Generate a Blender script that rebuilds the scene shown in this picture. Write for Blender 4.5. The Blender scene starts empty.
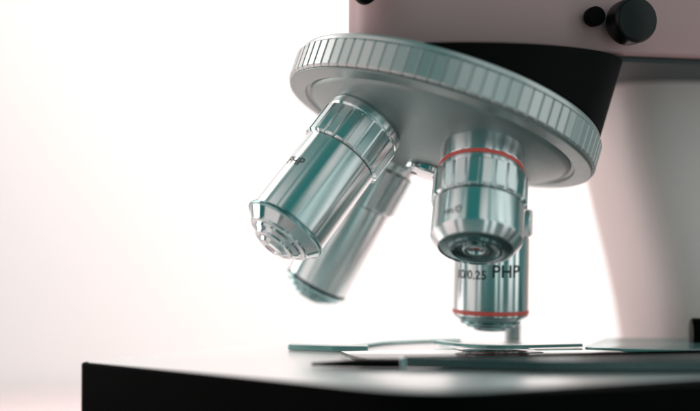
import bpy, bmesh, math, random
from mathutils import Vector, Matrix
import numpy as np
random.seed(3)
sc = bpy.context.scene
sc.unit_settings.system = 'METRIC'
sc.unit_settings.scale_length = 0.01          # one unit is a centimetre

# ------------------------------------------------------------------ camera
PITCH = 0.0203
cam = bpy.data.cameras.new('camera')
camo = bpy.data.objects.new('camera', cam)
sc.collection.objects.link(camo)
camo.location = (0, 0, 0)
camo.rotation_euler = (math.pi / 2 + PITCH, 0, 0)
cam.sensor_width = 36.0
cam.lens = 36.0 * 1304.2 / 700.0
cam.clip_start = 0.5
cam.clip_end = 2000
cam.dof.use_dof = True
cam.dof.focus_distance = 35.0
cam.dof.aperture_fstop = 0.049
cam.dof.aperture_blades = 9
sc.camera = camo

# ------------------------------------------------------------------ world, lamps, exposure
w = bpy.data.worlds.new('World')
sc.world = w
w.use_nodes = True
bg = w.node_tree.nodes['Background']
bg.inputs[0].default_value = (0.05, 0.36, 0.34, 1)
bg.inputs[1].default_value = 0.48


def area(name, loc, target, sx, sy, power, col):
    l = bpy.data.lights.new(name, 'AREA')
    l.shape = 'RECTANGLE'
    l.size, l.size_y = sx, sy
    l.energy = power
    l.color = col
    o = bpy.data.objects.new(name, l)
    sc.collection.objects.link(o)
    o.location = loc
    d = Vector(target) - Vector(loc)
    o.rotation_euler = d.to_track_quat('-Z', 'Y').to_euler()
    return o


area('wall_lamp', (22, 74, 48), (16, 114, 6), 40, 20, 58000, (1.0, 0.97, 0.96))
area('wall_lamp', (-40, 70, 50), (-34, 110, -12), 50, 30, 20000, (1.0, 0.84, 0.82))
# pink strips on the left, pale ones on the right and overhead, as the barrels mirror them
area('softbox', (-27, 25, 6), (2, 35, 2), 18, 50, 2700, (1.0, 0.79, 0.78))
area('softbox', (-18, 13, 6), (2, 35, 2), 6, 50, 700, (1.0, 0.82, 0.81))
area('softbox', (10, 3, -3), (3, 35, 0), 4, 34, 440, (0.95, 1.0, 0.98))
area('softbox', (18, 8, -2), (3, 35, 0), 5, 34, 580, (0.97, 1.0, 0.99))
area('softbox', (29, 20, 5), (3, 35, 1), 8, 50, 1500, (1.0, 0.96, 0.95))
area('softbox', (33, 31, 5), (3, 35, 1), 6, 50, 1300, (1.0, 0.95, 0.94))
area('softbox', (9, 13.4, 19), (1, 35, 1), 9, 13, 330, (1.0, 0.82, 0.81))
area('softbox', (18, 18, 20), (1, 35, 1), 5, 13, 150, (1.0, 0.96, 0.95))
area('side_fill', (-34, 54, 10), (8, 42, 1), 20, 34, 8000, (1.0, 0.93, 0.91))  # unseen fill lamp, added to brighten the arm from the left

sc.view_settings.view_transform = 'Standard'
sc.view_settings.look = 'None'
sc.view_settings.exposure = 0.0
sc.view_settings.gamma = 1.0
sc.render.engine = 'CYCLES'
sc.cycles.use_denoising = True
sc.cycles.max_bounces = 10
sc.cycles.sample_clamp_indirect = 8


# ------------------------------------------------------------------ materials
def mat(name, col, *args, aniso=0.0, arot=0.25, **kw):
    m = mat_(name, col, *args, **kw)
    if aniso:                                       # turned metal: fine grooves run round the axis
        nt = m.node_tree
        b = nt.nodes['Principled BSDF']
        tg = nt.nodes.new('ShaderNodeTangent')
        tg.direction_type = 'RADIAL'
        tg.axis = 'Z'
        nt.links.new(tg.outputs[0], b.inputs['Tangent'])
        b.inputs['Anisotropic'].default_value = aniso
        b.inputs['Anisotropic Rotation'].default_value = arot
    return m


def mat_(name, col, rough=0.5, metal=0.0, spec=0.5, coat=0.0, coat_rough=0.05, trans=0.0, ior=1.5,
        bump=0.0, bscale=(40, 40, 40), rvar=0.0, cvar=0.0):
    m = bpy.data.materials.new(name)
    m.use_nodes = True
    nt = m.node_tree
    b = nt.nodes['Principled BSDF']
    b.inputs['Base Color'].default_value = (*col, 1)
    b.inputs['Roughness'].default_value = rough
    b.inputs['Metallic'].default_value = metal
    b.inputs['IOR'].default_value = ior
    b.inputs['Specular IOR Level'].default_value = spec
    b.inputs['Coat Weight'].default_value = coat
    b.inputs['Coat Roughness'].default_value = coat_rough
    b.inputs['Transmission Weight'].default_value = trans
    tc = nt.nodes.new('ShaderNodeTexCoord')
    mp = nt.nodes.new('ShaderNodeMapping')
    mp.inputs['Scale'].default_value = bscale
    nt.links.new(tc.outputs['Object'], mp.inputs[0])
    n = nt.nodes.new('ShaderNodeTexNoise')
    n.inputs['Scale'].default_value = 1.0
    n.inputs['Detail'].default_value = 5
    nt.links.new(mp.outputs[0], n.inputs['Vector'])
    if bump:
        bp = nt.nodes.new('ShaderNodeBump')
        bp.inputs['Strength'].default_value = bump
        bp.inputs['Distance'].default_value = 0.01
        nt.links.new(n.outputs[0], bp.inputs['Height'])
        nt.links.new(bp.outputs[0], b.inputs['Normal'])
    if rvar:
        mr = nt.nodes.new('ShaderNodeMapRange')
        mr.inputs['To Min'].default_value = max(0.01, rough - rvar)
        mr.inputs['To Max'].default_value = rough + rvar
        nt.links.new(n.outputs[0], mr.inputs['Value'])
        nt.links.new(mr.outputs[0], b.inputs['Roughness'])
    if cvar:
        mx = nt.nodes.new('ShaderNodeMix')
        mx.data_type = 'RGBA'
        mx.inputs[6].default_value = (*[c * (1 - cvar) for c in col], 1)
        mx.inputs[7].default_value = (*[min(1, c * (1 + cvar)) for c in col], 1)
        nt.links.new(n.outputs[0], mx.inputs[0])
        nt.links.new(mx.outputs[2], b.inputs['Base Color'])
    return m


CHROME = mat('satin_chrome', (0.77, 0.80, 0.80), 0.22, 1.0, aniso=1.0, bump=0.006, bscale=(1.5, 1.5, 90), rvar=0.05)
POLISH = mat('polished_chrome', (0.50, 0.56, 0.56), 0.10, 1.0, bump=0.03, bscale=(2, 2, 90), rvar=0.03)
DIMCHROME = mat('dim_chrome', (0.26, 0.40, 0.40), 0.14, 1.0, rvar=0.03)  # chrome darkened towards teal, dim reflections put into its colour
DARKMETAL = mat('dark_metal', (0.16, 0.24, 0.24), 0.2, 1.0, rvar=0.05)
SATIN = mat('satin_grey_metal', (0.29, 0.335, 0.33), 0.42, 0.75, bump=0.05, bscale=(3, 3, 40), rvar=0.06)
RIMGREY = mat('rim_aluminium', (0.55, 0.55, 0.545), 0.38, 0.8)
HEADPAINT = mat('cream_paint_shaded', (0.48, 0.275, 0.28), 0.45, 0.0, bump=0.06, bscale=(9, 9, 9), rvar=0.05)  # body paint darkened, the head's dimmer light put into its colour
PAINT = mat('cream_paint', (0.80, 0.655, 0.64), 0.45, 0.0, bump=0.06, bscale=(9, 9, 9), rvar=0.05)  # body paint made paler, the brighter light on the arm put into its colour
BLACK = mat('black_plastic', (0.003, 0.003, 0.003), 0.5, 0.0, spec=0.04, bump=0.1, bscale=(60, 60, 60), rvar=0.08)
STAGE = mat('black_enamel', (0.002, 0.002, 0.002), 0.5, 0.0, spec=0.02, bump=0.02, bscale=(20, 20, 20), rvar=0.05)
RED = mat('red_lacquer', (1.0, 0.12, 0.10), 0.5, 0.0, coat=0.4)
INK = mat('engraved_ink', (0.012, 0.014, 0.016), 0.5, 0.0)
GLASS = mat('glass', (0.93, 0.98, 0.96), 0.02, 0.0, trans=1.0, ior=1.52)
LENS = mat('front_lens_glass', (0.22, 0.02, 0.025), 0.04, 0.0, coat=1.0, coat_rough=0.02)  # red reflection in the lens put into its base colour
PLATE = mat('satin_steel_plate', (0.95, 0.90, 0.90), 0.30, 0.5)
KNOB = mat('gloss_black_knob', (0.003, 0.004, 0.004), 0.34, 0.0, spec=0.25)
UNDER = mat('dark_grey_underside', (0.02, 0.03, 0.03), 0.5)
WALL = mat('white_wall', (0.88, 0.83, 0.82), 0.9, 0.0, spec=0.1, cvar=0.015, bscale=(0.05, 0.05, 0.05))
TABLE = mat('pale_pink_table', (0.80, 0.66, 0.66), 0.6, 0.0, cvar=0.02, bscale=(0.2, 0.2, 0.2))


# ------------------------------------------------------------------ helpers
def link(name, bm, m, parent=None, world=None, smooth=40):
    me = bpy.data.meshes.new(name)
    if FLAT:
        FLAT.clear()
        smooth = 24
    bmesh.ops.recalc_face_normals(bm, faces=bm.faces)
    bm.to_mesh(me)
    bm.free()
    for p in me.polygons:
        p.use_smooth = True
    me.set_sharp_from_angle(angle=math.radians(smooth))
    me.materials.append(m)
    o = bpy.data.objects.new(name, me)
    sc.collection.objects.link(o)
    if parent is not None:
        o.parent = parent
        if world is None:
            o.matrix_parent_inverse = Matrix.Identity(4)
        else:
            o.matrix_parent_inverse = PW[parent.name].inverted()
            o.matrix_basis = world
    elif world is not None:
        o.matrix_basis = world
    PW[o.name] = (world if world is not None else (PW[parent.name] if parent is not None else Matrix.Identity(4)))
    return o


PW = {}
I4 = Matrix.Identity(4)


FLAT = []


def fillet(prof, rad=0.018, n=3):
    """round every inner corner of an (r, z) profile a little; a point given as (r, z, 0) stays sharp"""
    out = []
    for i, p in enumerate(prof):
        q = Vector(p[:2])
        if i in (0, len(prof) - 1) or len(p) > 2:
            out.append((q.x, q.y))
            continue
        a = Vector(prof[i - 1][:2]) - q
        b = Vector(prof[i + 1][:2]) - q
        k = min(rad, a.length * 0.45, b.length * 0.45)
        if k < 1e-5 or abs(a.normalized().cross(b.normalized())) < 0.05:
            out.append((q.x, q.y))
            continue
        p0 = q + a.normalized() * k
        p2 = q + b.normalized() * k
        for j in range(n + 1):
            t = j / n
            s = (1 - t) ** 2 * p0 + 2 * t * (1 - t) * q + t * t * p2
            out.append((s.x, s.y))
    return out


def lathe(prof, seg=128, rfun=None):
    bm = bmesh.new()
    rows = []
    for i, (r, z) in enumerate(prof):
        if r < 1e-5:
            rows.append([bm.verts.new((0, 0, z))])
            continue
        row = []
        for k in range(seg):
            th = 2 * math.pi * k / seg
            rr = rfun(r, z, th, i) if rfun else r
            row.append(bm.verts.new((rr * math.cos(th), rr * math.sin(th), z)))
        rows.append(row)
    for a, b in zip(rows, rows[1:]):
        if len(a) == 1 and len(b) == 1:
            continue
        for k in range(seg):
            k2 = (k + 1) % seg
            if len(a) == 1:
                bm.faces.new((a[0], b[k], b[k2]))
            elif len(b) == 1:
                bm.faces.new((a[k], b[0], a[k2]))
            else:
                bm.faces.new((a[k], b[k], b[k2], a[k2]))
    return bm


def knurl(r, z0, z1, n, depth, fill=0.72, cham=0.06, per=14, r_in=None, phase=0.0, ch_r=None):
    """a ring with n broad teeth parted by narrow grooves, chamfered at both ends"""
    r_in = r_in or r - depth * 1.6
    ch_r = depth * 0.9 if ch_r is None else ch_r
    rows = [(r_in, z0, 0.0, 0), (r - ch_r, z0, 0.0, 0), (r, z0 + cham, 1, 0), (r, (z0 + z1) / 2, 1, 0),
            (r, z1 - cham, 1, 0), (r - ch_r, z1, 0.0, 0), (r_in, z1, 0.0, 0)]
    half = fill / 2
    ang = []
    for k in range(n):
        for f, h in ((-0.5, 0), (-half - 0.05, 0), (-half, 0.7), (-half + 0.035, 1), (-half * .5, 1), (0, 1), (half * .5, 1), (half - 0.035, 1), (half, 0.7), (half + 0.05, 0)):
            flat = math.cos((half - 0.035) * 2 * math.pi / n) / math.cos(f * 2 * math.pi / n) if h == 1 else 1.0
            ang.append(((k + f) * 2 * math.pi / n + phase, h - (1 - flat) * r / depth if h == 1 else h))
    bm = bmesh.new()
    vr = []
    for (rr, z, am, _) in rows:
        vr.append([bm.verts.new(((rr - am * depth * (1 - h)) * math.cos(t), (rr - am * depth * (1 - h)) * math.sin(t), z)) for t, h in ang])
    m = len(ang)
    for a, b in zip(vr + [], vr[1:] + [vr[0]]):
        for k in range(m):
            k2 = (k + 1) % m
            bm.faces.new((a[k], b[k], b[k2], a[k2]))
    FLAT.append(1)
    return bm


def ring(r0, r1, z0, z1, f=0.012, seg=96):
    return lathe(fillet([(r0, z0), (r1, z0), (r1, z1), (r0, z1)], f), seg)


def frame(origin, zdir, toward=Vector((0, -1, 0))):
    z = Vector(zdir).normalized()
    n = (Vector(toward) - z * Vector(toward).dot(z)).normalized()   # local -y looks to the viewer
    y = -n
    x = y.cross(z)
    M = Matrix((x, y, z)).transposed().to_4x4()
    M.translation = Vector(origin)
    return M


def text_bm(s, size, bold=0.0, shear=0.0):
    cu = bpy.data.curves.new('lettering', 'FONT')
    cu.body = s
    cu.size = size
    cu.align_x = 'CENTER'
    cu.offset = bold
    cu.shear = shear
    cu.resolution_u = 4
    o = bpy.data.objects.new('lettering_curve', cu)
    sc.collection.objects.link(o)
    me = bpy.data.meshes.new_from_object(o.evaluated_get(bpy.context.evaluated_depsgraph_get()))
    bpy.data.objects.remove(o)
    bpy.data.curves.remove(cu)
    bm = bmesh.new()
    bm.from_mesh(me)
    bpy.data.meshes.remove(me)
    return bm


def wrap_text(bm, r, zc, theta, lift=0.004):
    """bend flat text round a barrel whose local +z points at the nose; letters stand upright when the nose is down"""
    xs = [v.co.x for v in bm.verts]
    x = min(xs) + 0.04
    while x < max(xs):
        bmesh.ops.bisect_plane(bm, geom=bm.verts[:] + bm.edges[:] + bm.faces[:], plane_co=(x, 0, 0), plane_no=(1, 0, 0))
        x += 0.04
    for v in bm.verts:
        a = theta + v.co.x / r
        # outward n = (0,-1,0) at a = 0; up = -z; right = up x n = (-z) x (-y) = z x y = -x
        v.co = Vector((-math.sin(a) * (r + lift), -math.cos(a) * (r + lift), zc - v.co.y))
    return bm


def rounded_prism(poly, z0, z1, rad=0.3, nseg=6, bev=0.06):
    """plan polygon with rounded corners, extruded from z0 to z1, with bevelled edges"""
    pts = []
    n = len(poly)
    for i in range(n):
        q = Vector(poly[i][:2])
        k0 = poly[i][2] if len(poly[i]) > 2 else rad
        a = Vector(poly[i - 1][:2]) - q
        b = Vector(poly[(i + 1) % n][:2]) - q
        k = min(k0, a.length * .45, b.length * .45)
        p0 = q + a.normalized() * k
        p2 = q + b.normalized() * k
        for j in range(nseg + 1):
            t = j / nseg
            pts.append((1 - t) ** 2 * p0 + 2 * t * (1 - t) * q + t * t * p2)
    FLAT.append(1)
    bm = bmesh.new()
    lo = [bm.verts.new((p.x, p.y, z0)) for p in pts]
    f = bm.faces.new(lo)
    r = bmesh.ops.extrude_face_region(bm, geom=[f])
    for v in r['geom']:
        if isinstance(v, bmesh.types.BMVert):
            v.co.z = z1
    bm.normal_update()
    if bev:
        ed = [e for e in bm.edges if abs(e.verts[0].co.z - e.verts[1].co.z) < 1e-6]
        bmesh.ops.bevel(bm, geom=ed, offset=bev, segments=3, profile=0.5, affect='EDGES')
    return bm


def tag(o, label=None, cat=None, kind=None, group=None):
    if label: o['label'] = label
    if cat: o['category'] = cat
    if kind: o['kind'] = kind
    if group: o['group'] = group
    return o


# ------------------------------------------------------------------ setting
Z_TABLE = -14.0
Z_STAGE = -3.326
bm = bmesh.new()
vs = [bm.verts.new(p) for p in ((-160, 114, Z_TABLE - 60), (170, 114, Z_TABLE - 60), (170, 114, 120), (-160, 114, 120))]
f = bm.faces.new(vs)
r = bmesh.ops.extrude_face_region(bm, geom=[f])
for v in r['geom']:
    if isinstance(v, bmesh.types.BMVert): v.co.y += 8
tag(link('wall', bm, WALL), kind='structure')
tag(link('table_top', rounded_prism([(-120, -30), (130, -30), (130, 113.4), (-120, 113.4)], Z_TABLE - 3, Z_TABLE, 2, 4, 0.4), TABLE), kind='structure')

# ------------------------------------------------------------------ the microscope
ROOT_LOC = Vector((8.5, 42.0, Z_TABLE))
micro = bpy.data.objects.new('microscope', None)
micro.empty_display_size = 2
micro.location = ROOT_LOC
sc.collection.objects.link(micro)
PW['microscope'] = Matrix.Translation(ROOT_LOC)
tag(micro, 'laboratory microscope with a cream body, knurled turret, four shiny objectives and a black stage', 'microscope')

Q = Vector((4.2456, 37.4893, 8.1721))
AX = Vector((-0.30726, -0.15268, -0.93930)).normalized()
OB = dict(A=Vector((-0.56031, -0.31714, -0.76516)), B=Vector((-0.10755, -0.43461, -0.89418)),
          C=Vector((-0.46968, 0.14779, -0.87038)), D=Vector((-0.01691, 0.03032, -0.99940)))
T0 = 6.78
SIDE = Vector((0.894, 0.447, 0)).normalized()       # the way the limb runs from the turret back to the arm
OUT = Vector((0.447, -0.894, 0)).normalized()       # out of the side of the head that faces us

# --- revolving nosepiece: spherical underside around Q, lip, knurled rim
MF = frame(Q, AX)
TD = 5.647
RS = 6.87
prof = [(4.30, TD - 0.70), (4.30, TD - 0.02), (4.42, TD + 0.05), (4.38, TD + 0.085), (4.0, TD + 0.13), (3.93, TD + 0.135), (3.90, TD + 0.06), (3.80, TD + 0.03)]
for i in range(26):
    rr = 3.78 * (1 - i / 26)
    prof.append((rr, math.sqrt(RS * RS - rr * rr) - 0.0))
prof.append((0, RS))
nose = link('nosepiece', lathe(fillet(prof[:7], 0.03) + prof[7:], 160), SATIN, micro, MF)
link('knurled_rim', knurl(4.47, TD - 0.80, TD + 0.03, 84, 0.042, fill=0.80, cham=0.08, r_in=4.2, ch_r=0.09), RIMGREY, nose)
link('rim_seam', ring(4.2, 4.40, TD - 0.05, TD + 0.045, 0.01, 128), INK, nose)
link('rim_cap', lathe(fillet([(3.2, TD - 1.02), (4.22, TD - 1.02), (4.36, TD - 0.93), (4.36, TD - 0.79), (3.2, TD - 0.79)], 0.03), 128), RIMGREY, nose)
nut = link('pivot_nut', lathe(fillet([(0.62, RS - 0.12), (0.62, RS + 0.10), (0.56, RS + 0.15), (0.0, RS + 0.16)], 0.03), 64), POLISH, nose)
for s in (-1, 1):
    bm = lathe(fillet([(0.09, RS + 0.10), (0.09, RS + 0.165), (0, RS + 0.166)], 0.01), 24)
    bmesh.ops.translate(bm, verts=bm.verts, vec=(s * 0.3, 0.12 * s, 0))
    link('spanner_hole', bm, INK, nose)

# --- black carrier drum over the turret, cut level under the head
Z_HEAD = 4.92
bm = lathe([(0, TD - 0.95), (4.28, TD - 0.95), (4.34, TD - 1.0), (4.34, TD - 6.5), (0, TD - 6.5)], 128)
bm.transform(MF)
bmesh.ops.bisect_plane(bm, geom=bm.verts[:] + bm.edges[:] + bm.faces[:], plane_co=(0, 0, Z_HEAD - 0.165), plane_no=(0, 0, 1), clear_outer=True)
ed = [e for e in bm.edges if e.is_boundary]
bmesh.ops.contextual_create(bm, geom=ed)
link('turret_carrier', bm, BLACK, micro, I4)

# --- objectives
def objective(key, label):
    M = frame(Q, OB[key])
    return M, label


def build_objective(key, label, body_prof, parts, mat_body=CHROME):
    M = frame(Q, OB[key])
    o = link('objective_lens', lathe(fillet(body_prof), 128), mat_body, micro, M)
    o['label'] = label
    for name, bm, m in parts:
        link(name, bm, m, o)
    return o


# long objective tilted to the front left
t = T0
e = 10.633
build_objective('A', 'long steel objective tilted furthest to the left, its stepped conical tip nearest the viewer',
    [(0, t - 0.3), (1.06, t - 0.3), (1.06, t + 0.02), (1.10, t + 0.05), (1.10, t + 0.24), (1.07, t + 0.27), (1.07, t + 0.34), (0.98, t + 0.36), (0.98, t + 1.3), (1.075, t + 1.33),
     (1.085, e - 0.13), (1.04, e - 0.11), (1.04, e - 0.07), (0, e - 0.07)],
    [('knurled_grip', knurl(1.15, t + 0.31, t + 1.30, 22, 0.075, fill=0.72, cham=0.05, phase=0.1), CHROME),
     ('flange', lathe(fillet([(0.9, e - 0.10), (1.135, e - 0.10), (1.165, e - 0.06), (1.165, e), (1.13, e + 0.02), (0.9, e + 0.02)], 0.015), 128), DIMCHROME),
     ('nose_cone', lathe(fillet([(1.10, e + 0.015), (0.90, e + 0.235), (0.885, e + 0.25), (0.885, e + 0.29), (0.86, e + 0.31), (0.80, e + 0.31), (0.78, e + 0.29),
                                 (0.73, e + 0.30), (0.70, e + 0.37), (0.60, e + 0.45), (0.59, e + 0.50), (0.565, e + 0.515), (0.50, e + 0.515), (0.47, e + 0.49), (0.42, e + 0.52),
                                 (0.34, e + 0.60), (0.26, e + 0.63), (0.17, e + 0.635), (0.15, e + 0.60), (0, e + 0.60)], 0.012), 128), POLISH),
     ('front_lens', lathe([(0.15, e + 0.605), (0.12, e + 0.618), (0.06, e + 0.626), (0, e + 0.63)], 48), LENS),
     ('lettering', wrap_text(text_bm('PHP', 0.36, 0.004), 1.08, t + 2.46, -0.92), INK)])

# short wide objective pointing at the viewer
e = 9.365
build_objective('B', 'short wide steel objective pointing at the viewer, red band near its top and recessed front lens',
    [(0, t - 0.4), (1.12, t - 0.4), (1.12, t + 0.49), (1.10, t + 0.51), (1.10, t + 0.61), (1.12, t + 0.63), (1.12, t + 0.76), (1.06, t + 0.78), (1.06, t + 1.6),
     (1.16, t + 1.64), (1.185, t + 1.67), (1.19, e - 0.01), (0.985, e + 0.25), (0.965, e + 0.255), (0.95, e + 0.20), (0, e + 0.16)],
    [('red_band', ring(1.085, 1.127, t + 0.515, t + 0.605, 0.01, 128), RED),
     ('knurled_grip', knurl(1.245, t + 0.80, t + 1.60, 22, 0.075, fill=0.72, cham=0.05, phase=0.12), CHROME),
     ('front_face', lathe(fillet([(0.93, e + 0.18), (0.93, e + 0.235), (0.88, e + 0.24), (0.72, e + 0.27), (0.69, e + 0.33), (0.62, e + 0.345), (0.56, e + 0.30), (0.46, e + 0.27), (0.34, e + 0.26), (0.32, e + 0.16)], 0.015), 128), DARKMETAL),
     ('lens_ring', lathe(fillet([(0.345, e + 0.20), (0.345, e + 0.31), (0.31, e + 0.33), (0.22, e + 0.32), (0.19, e + 0.24), (0.19, e + 0.20)], 0.01), 96), POLISH),
     ('front_lens', lathe([(0.19, e + 0.22), (0.15, e + 0.245), (0.08, e + 0.262), (0, e + 0.268)], 48), LENS),
     ('lettering', wrap_text(text_bm('\u221e/0', 0.30, 0.0, 0.15), 1.19, e - 0.20, -0.70), INK)])

# long objective tilted left at the back
e = 11.174
k = 1.01
build_objective('C', 'steel objective tilted left behind the front one, dark groove above its tip',
    [(0, t - 0.3), (0.92 * k, t - 0.3), (1.0 * k, t + 0.02), (1.0 * k, t + 0.25), (0.9 * k, t + 0.27), (0.9 * k, t + 1.55), (0.96 * k, t + 1.58), (0.97 * k, e - 0.10), (0.93 * k, e - 0.09), (0.93 * k, e - 0.04), (0, e - 0.04)],
    [('knurled_grip', knurl(1.06 * k, t + 0.28, t + 1.55, 20, 0.10, fill=0.68, cham=0.05), CHROME),
     ('groove_ring', ring(0.8, 0.945 * k, e - 0.085, e - 0.03, 0.006), INK),
     ('nose_cone', lathe(fillet([(0.6, e - 0.035), (0.97 * k, e - 0.035), (0.97 * k, e + 0.03), (0.84 * k, e + 0.12), (0.84 * k, e + 0.20), (0.80 * k, e + 0.22), (0.72 * k, e + 0.22), (0.70 * k, e + 0.17), (0.66 * k, e + 0.22),
                                 (0.66 * k, e + 0.32), (0.62 * k, e + 0.34), (0.54 * k, e + 0.34), (0.52 * k, e + 0.30), (0.48 * k, e + 0.34), (0.46 * k, e + 0.44), (0.38 * k, e + 0.46), (0.2, e + 0.46), (0, e + 0.46)], 0.01), 96), DIMCHROME),
     ('front_lens', lathe([(0.15, e + 0.462), (0.08, e + 0.478), (0, e + 0.482)], 32), LENS)])

# upright objective in use, over the stage
e = 10.457
k = 1.1
build_objective('D', 'upright steel objective over the slide, marked PHP, red band near its lower end',
    [(0, t - 0.3), (1.0, t - 0.3), (1.0, t + 0.68), (0.98, t + 0.70), (0.98, t + 1.5), (1.07, t + 1.53), (1.09, t + 1.56), (1.095, e - 0.06), (1.08, e - 0.05), (1.08, e + 0.06),
     (1.09, e + 0.075), (1.085, e + 0.12), (1.0, e + 0.12), (0, e + 0.12)],
    [('nose_cone', lathe(fillet([(0.9, e + 0.115), (1.08, e + 0.125), (0.90, e + 0.25), (0.88, e + 0.27), (0.88, e + 0.34), (0.84, e + 0.36), (0.76, e + 0.36), (0.74, e + 0.33), (0.72, e + 0.36),
                                 (0.70, e + 0.44), (0.66, e + 0.46), (0.56, e + 0.46), (0.54, e + 0.43), (0.50, e + 0.46), (0.48, e + 0.54), (0.42, e + 0.57), (0.2, e + 0.57), (0.18, e + 0.54), (0, e + 0.54)], 0.01), 128), DIMCHROME),
     ('red_band', ring(1.06, 1.11, e - 0.045, e + 0.055, 0.012, 128), RED),
     ('knurled_grip', knurl(1.17, t + 0.72, t + 1.50, 18, 0.05, fill=0.76, cham=0.05), CHROME),
     ('front_lens', lathe([(0.18, e + 0.545), (0.1, e + 0.565), (0, e + 0.57)], 32), LENS),
     ('lettering', wrap_text(text_bm('PHP', 0.50, 0.008), 1.095, e - 1.03, 0.30), INK),
     ('lettering', wrap_text(text_bm('10/0.25', 0.35, 0.004), 1.095, e - 0.97, -0.70), INK)])


# --- head, arm, base
HS = Vector((0.966, 0.259, 0))                      # the way the head's side runs
HO = Vector((0.259, -0.966, 0))


def prism_along(origin, pts_uv, rad, z0, z1, bev, SIDE=HS, OUT=HO):
    poly = []
    for u, v, *rr in pts_uv:
        p = Vector(origin) + SIDE * u - OUT * v
        poly.append((p.x, p.y, *(rr or [rad])))
    return rounded_prism(poly, z0, z1, rad, 8, bev)


H0 = Vector((0.02, 33.9, 0))
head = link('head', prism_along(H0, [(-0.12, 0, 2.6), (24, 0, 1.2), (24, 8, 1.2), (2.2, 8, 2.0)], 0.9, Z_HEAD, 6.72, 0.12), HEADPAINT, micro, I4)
link('head_underside_sheet', prism_along(H0, [(1.6, 0.45), (23, 0.45), (23, 7.5), (4.2, 7.5)], 0.6, Z_HEAD - 0.16, Z_HEAD + 0.01, 0.03), UNDER, head, I4)  # thin dark sheet added to darken the underside of the head
link('tube_mount', prism_along(H0, [(7.0, 0.35), (23, 0.35), (23, 7.5), (7.0, 7.5)], 0.6, 6.70, 7.6, 0.05), BLACK, micro, I4)
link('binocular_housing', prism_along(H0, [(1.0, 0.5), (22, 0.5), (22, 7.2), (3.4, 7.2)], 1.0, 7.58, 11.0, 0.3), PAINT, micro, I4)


def knob_at(name, px, py, off, r, length, m, parent, teeth=0):
    """a knob whose shaft stands out of the side of the head"""
    # point on the side of the head seen at that place of the photo
    d = Vector(((px - 350) / 1304.2, 1, (205.5 - py) / 1304.2 + PITCH))
    tt = (H0.dot(HO)) / d.dot(HO)
    p = d * tt
    M = frame(p, HO, (0, 0, 1))
    if teeth:
        bm = knurl(r, length * 0.3, length, teeth, r * 0.08, fill=0.6, cham=0.05, r_in=r * 0.4)
        for z in (length * .3 + .02, length - 0.02):
            vs = [bm.verts.new((r * .55 * math.cos(a), r * .55 * math.sin(a), z)) for a in np.linspace(0, 2 * math.pi, 32, endpoint=False)]
            bm.faces.new(vs)
    else:
        bm = lathe(fillet([(r * .5, -0.2), (r * .5, length * .3), (r * 0.97, length * .32), (r, length * .45), (r, length * .9), (r * .9, length), (0, length * 1.02)], 0.05), 64)
    return link(name, bm, m, parent, M)


knob_at('thumb_screw', 620, 25, 0, 0.62, 1.1, KNOB, head)
knob_at('screw', 590, 18, 0, 0.27, 0.5, BLACK, head)
knob_at('screw', 362, -5, 0, 0.28, 0.5, BLACK, head)

# arm: a curved column, lofted through rounded sections
bm = bmesh.new()
secs = []
lev = [(-14.0, 7.6, 8.2), (-8.0, 8.85, 8.0), (-5.0, 8.98, 7.8), (-3.6, 8.92, 7.7), (-2.4, 8.72, 7.6), (-1.0, 8.42, 7.6), (0.6, 8.02, 7.7), (2.0, 7.70, 7.9), (3.2, 7.55, 8.2), (4.2, 7.5, 8.5), (Z_HEAD + .05, 7.5, 8.6)]
for z, x0, wd in lev:
    # the leftmost silhouette of the rounded section sits at x0, about 42 cm away
    hw, hd = wd / 2, 2.9
    c = Vector((x0 + 1.1, 43.0, 0)) + HS * hw * 0.93 - HO * 0.6
    row = []
    for k in range(48):
        th = 2 * math.pi * k / 48
        cs, sn = math.cos(th), math.sin(th)
        u = hw * math.copysign(abs(cs) ** 0.55, cs)
        v = hd * math.copysign(abs(sn) ** 0.55, sn)
        p = c + HS * u - HO * v
        row.append(bm.verts.new((p.x, p.y, z)))
    secs.append(row)
for a, b in zip(secs, secs[1:]):
    for k in range(48):
        bm.faces.new((a[k], a[(k + 1) % 48], b[(k + 1) % 48], b[k]))
bm.faces.new(secs[0]); bm.faces.new(secs[-1])
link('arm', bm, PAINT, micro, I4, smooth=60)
B0 = Vector((-1.0, 31.0, 0))
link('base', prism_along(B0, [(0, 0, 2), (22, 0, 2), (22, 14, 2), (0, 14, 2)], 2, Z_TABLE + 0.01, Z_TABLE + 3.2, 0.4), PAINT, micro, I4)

# --- stage
stage = link('stage', rounded_prism([(-6.95, 33.40, 0.25), (1.55, 26.70, 1.7), (11.0, 29.3, 0.5), (13.5, 37.5, 0.6), (6.5, 42.3, 0.6), (0.6, 43.3, 0.6)], Z_STAGE - 1.7, Z_STAGE, 0.3, 10, 0.07), STAGE, micro, I4)
link('stage_plate', rounded_prism([(-6.78, 33.40, 0.25), (1.55, 26.84, 1.7), (10.9, 31.0, 0.5), (13.3, 37.4, 0.6), (6.5, 42.2, 0.6), (0.65, 43.15, 0.6)], Z_STAGE - 0.02, Z_STAGE + 0.012, 0.3, 10, 0.006), PLATE, stage, I4)  # right corner drawn back, bare black stage stands in for the holder's shadow
link('stage_bracket', prism_along((5.0, 38.5, 0), [(0, 0), (7.5, 0), (7.5, 5), (0, 5)], 0.4, Z_STAGE - 4.5, Z_STAGE - 1.69, 0.15), BLACK, micro, I4)
bm = lathe(fillet([(1.2, -0.05), (1.2, 0.012), (1.5, 0.012), (1.55, -0.05)], 0.01), 96)
bmesh.ops.translate(bm, verts=bm.verts, vec=(4.07, 37.8, Z_STAGE + 0.012))
link('stage_opening_ring', bm, DARKMETAL, stage, I4)


# --- mechanical slide holder on the stage
def bar(pts, z0, z1, bev=0.03):
    return rounded_prism(pts, z0, z1, 0.05, 4, bev)


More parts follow.
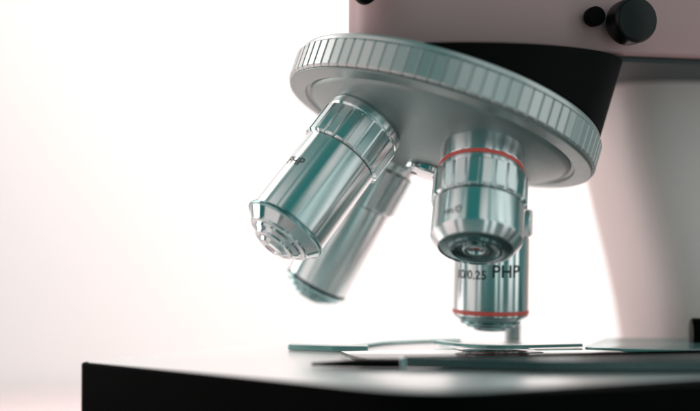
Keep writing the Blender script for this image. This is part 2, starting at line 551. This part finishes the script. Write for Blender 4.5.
S = Z_STAGE + 0.012
holder = link('slide_holder', bar([(1.22, 31.55), (4.5, 30.6), (9.5, 30.3), (13.2, 32.6), (13.2, 34.4), (9.5, 32.6), (4.5, 31.6), (1.30, 31.95)], S + 0.035, S + 0.30, 0.09), mat('holder_grey', (0.08, 0.11, 0.11), 0.28, 0.6, rvar=0.05), micro, I4)
bm = bar([(-0.95, 31.93, 0.02), (-0.3, 31.68), (0.5, 31.55), (1.25, 31.53), (1.25, 31.95), (0.4, 31.98), (-0.3, 31.99)], S + 0.03, S + 0.23)
for v in bm.verts:                                  # the finger thins out to its tip
    q = min(1, max(0, (v.co.x + 0.95) / 1.6))
    v.co.z = S + 0.06 + (v.co.z - S - 0.06) * (0.35 + 0.65 * q)
link('finger', bm, BLACK, holder, I4)
link('end_cap', bar([(1.20, 31.51), (1.36, 31.49), (1.40, 31.98), (1.24, 31.99)], S + 0.028, S + 0.285, 0.02), POLISH, holder, I4)
DT = mat('dark_teal_enamel', (0.22, 0.40, 0.38), 0.18, 0.4)
link('clamp_arm', bar([(-1.75, 36.5, .1), (-0.5, 36.0), (0.5, 36.0), (0.5, 36.5), (-0.5, 36.6), (-1.7, 37.0, .1)], S + 0.02, S + 0.17), DT, holder, I4)
def ribbon(pts, width, z0, z1):
    """a flat spring strip bent along a smooth curve through pts"""
    P = [Vector((*p, 0)) for p in pts]
    P = [P[0] * 2 - P[1]] + P + [P[-1] * 2 - P[-2]]
    cl = []
    for a, b, c, d in zip(P, P[1:], P[2:], P[3:]):
        for k in range(10):
            t = k / 10
            cl.append(0.5 * (2 * b + (c - a) * t + (2 * a - 5 * b + 4 * c - d) * t * t + (3 * b - a - 3 * c + d) * t ** 3))
    cl.append(P[-2])
    bm = bmesh.new()
    rows = []
    for i, p in enumerate(cl):
        tg = (cl[min(i + 1, len(cl) - 1)] - cl[max(i - 1, 0)]).normalized()
        n = Vector((-tg.y, tg.x, 0)) * width / 2
        rows.append([bm.verts.new((q.x, q.y, z)) for q, z in ((p - n, z0), (p + n, z0), (p + n, z1 - .02), (p + n * .85, z1), (p - n * .85, z1), (p - n, z1 - .02))])
    for a, b in zip(rows, rows[1:]):
        for k in range(6):
            bm.faces.new((a[k], a[(k + 1) % 6], b[(k + 1) % 6], b[k]))
    bm.faces.new(rows[0]); bm.faces.new(rows[-1])
    return bm


link('clamp_spring', ribbon([(-0.35, 36.1), (0.5, 37.8), (1.49, 38.8), (3.3, 39.5)], 0.34, S + 0.02, S + 0.10), DT, holder, I4)
link('clamp_spring', ribbon([(2.5, 37.2), (3.3, 36.2), (4.3, 35.8), (6.4, 36.3)], 0.30, S + 0.14, S + 0.22), DT, holder, I4)
link('rear_plate', bar([(6.3, 35.6, .6), (9.2, 34.6), (12.6, 36.0), (12.6, 39.0), (7.6, 38.8)], S + 0.02, S + 0.17), DT, holder, I4)
bm = lathe(fillet([(0, 0), (0.24, 0), (0.24, 0.52), (0.2, 0.58), (0, 0.58)], 0.03), 32)
link('stop_pin', bm, SATIN, holder, Matrix.Translation((4.98, 40.0, S)))
M = frame((10.25, 37.5, -2.93), (-1, 0.1, 0.0), (0, 0, 1))
link('control_knob', knurl(0.46, -1.4, 0.45, 30, 0.03, fill=0.6, cham=0.06, r_in=0.02), BLACK, holder, M)

# --- the glass slide, lying on the stage
slide = bpy.data.objects.new('glass_slide', None)
slide.location = (4.0, 35.0, S + 0.015)
sc.collection.objects.link(slide)
PW['glass_slide'] = Matrix.Translation(slide.location)
tag(slide, 'clear glass slide lying on the black stage under the upright objective', 'slide')
link('slide_glass', rounded_prism([(0.35, 32.3, .03), (7.5, 33.9, .03), (6.9, 36.5, .03), (-0.25, 34.9, .03)], S + 0.035, S + 0.135, .03, 2, 0.012), GLASS, slide, I4)
link('cover_slip', rounded_prism([(3.2, 34.0, .02), (5.1, 34.4, .02), (4.7, 36.2, .02), (2.8, 35.8, .02)], S + 0.138, S + 0.155, .02, 2, 0.003), GLASS, slide, I4)
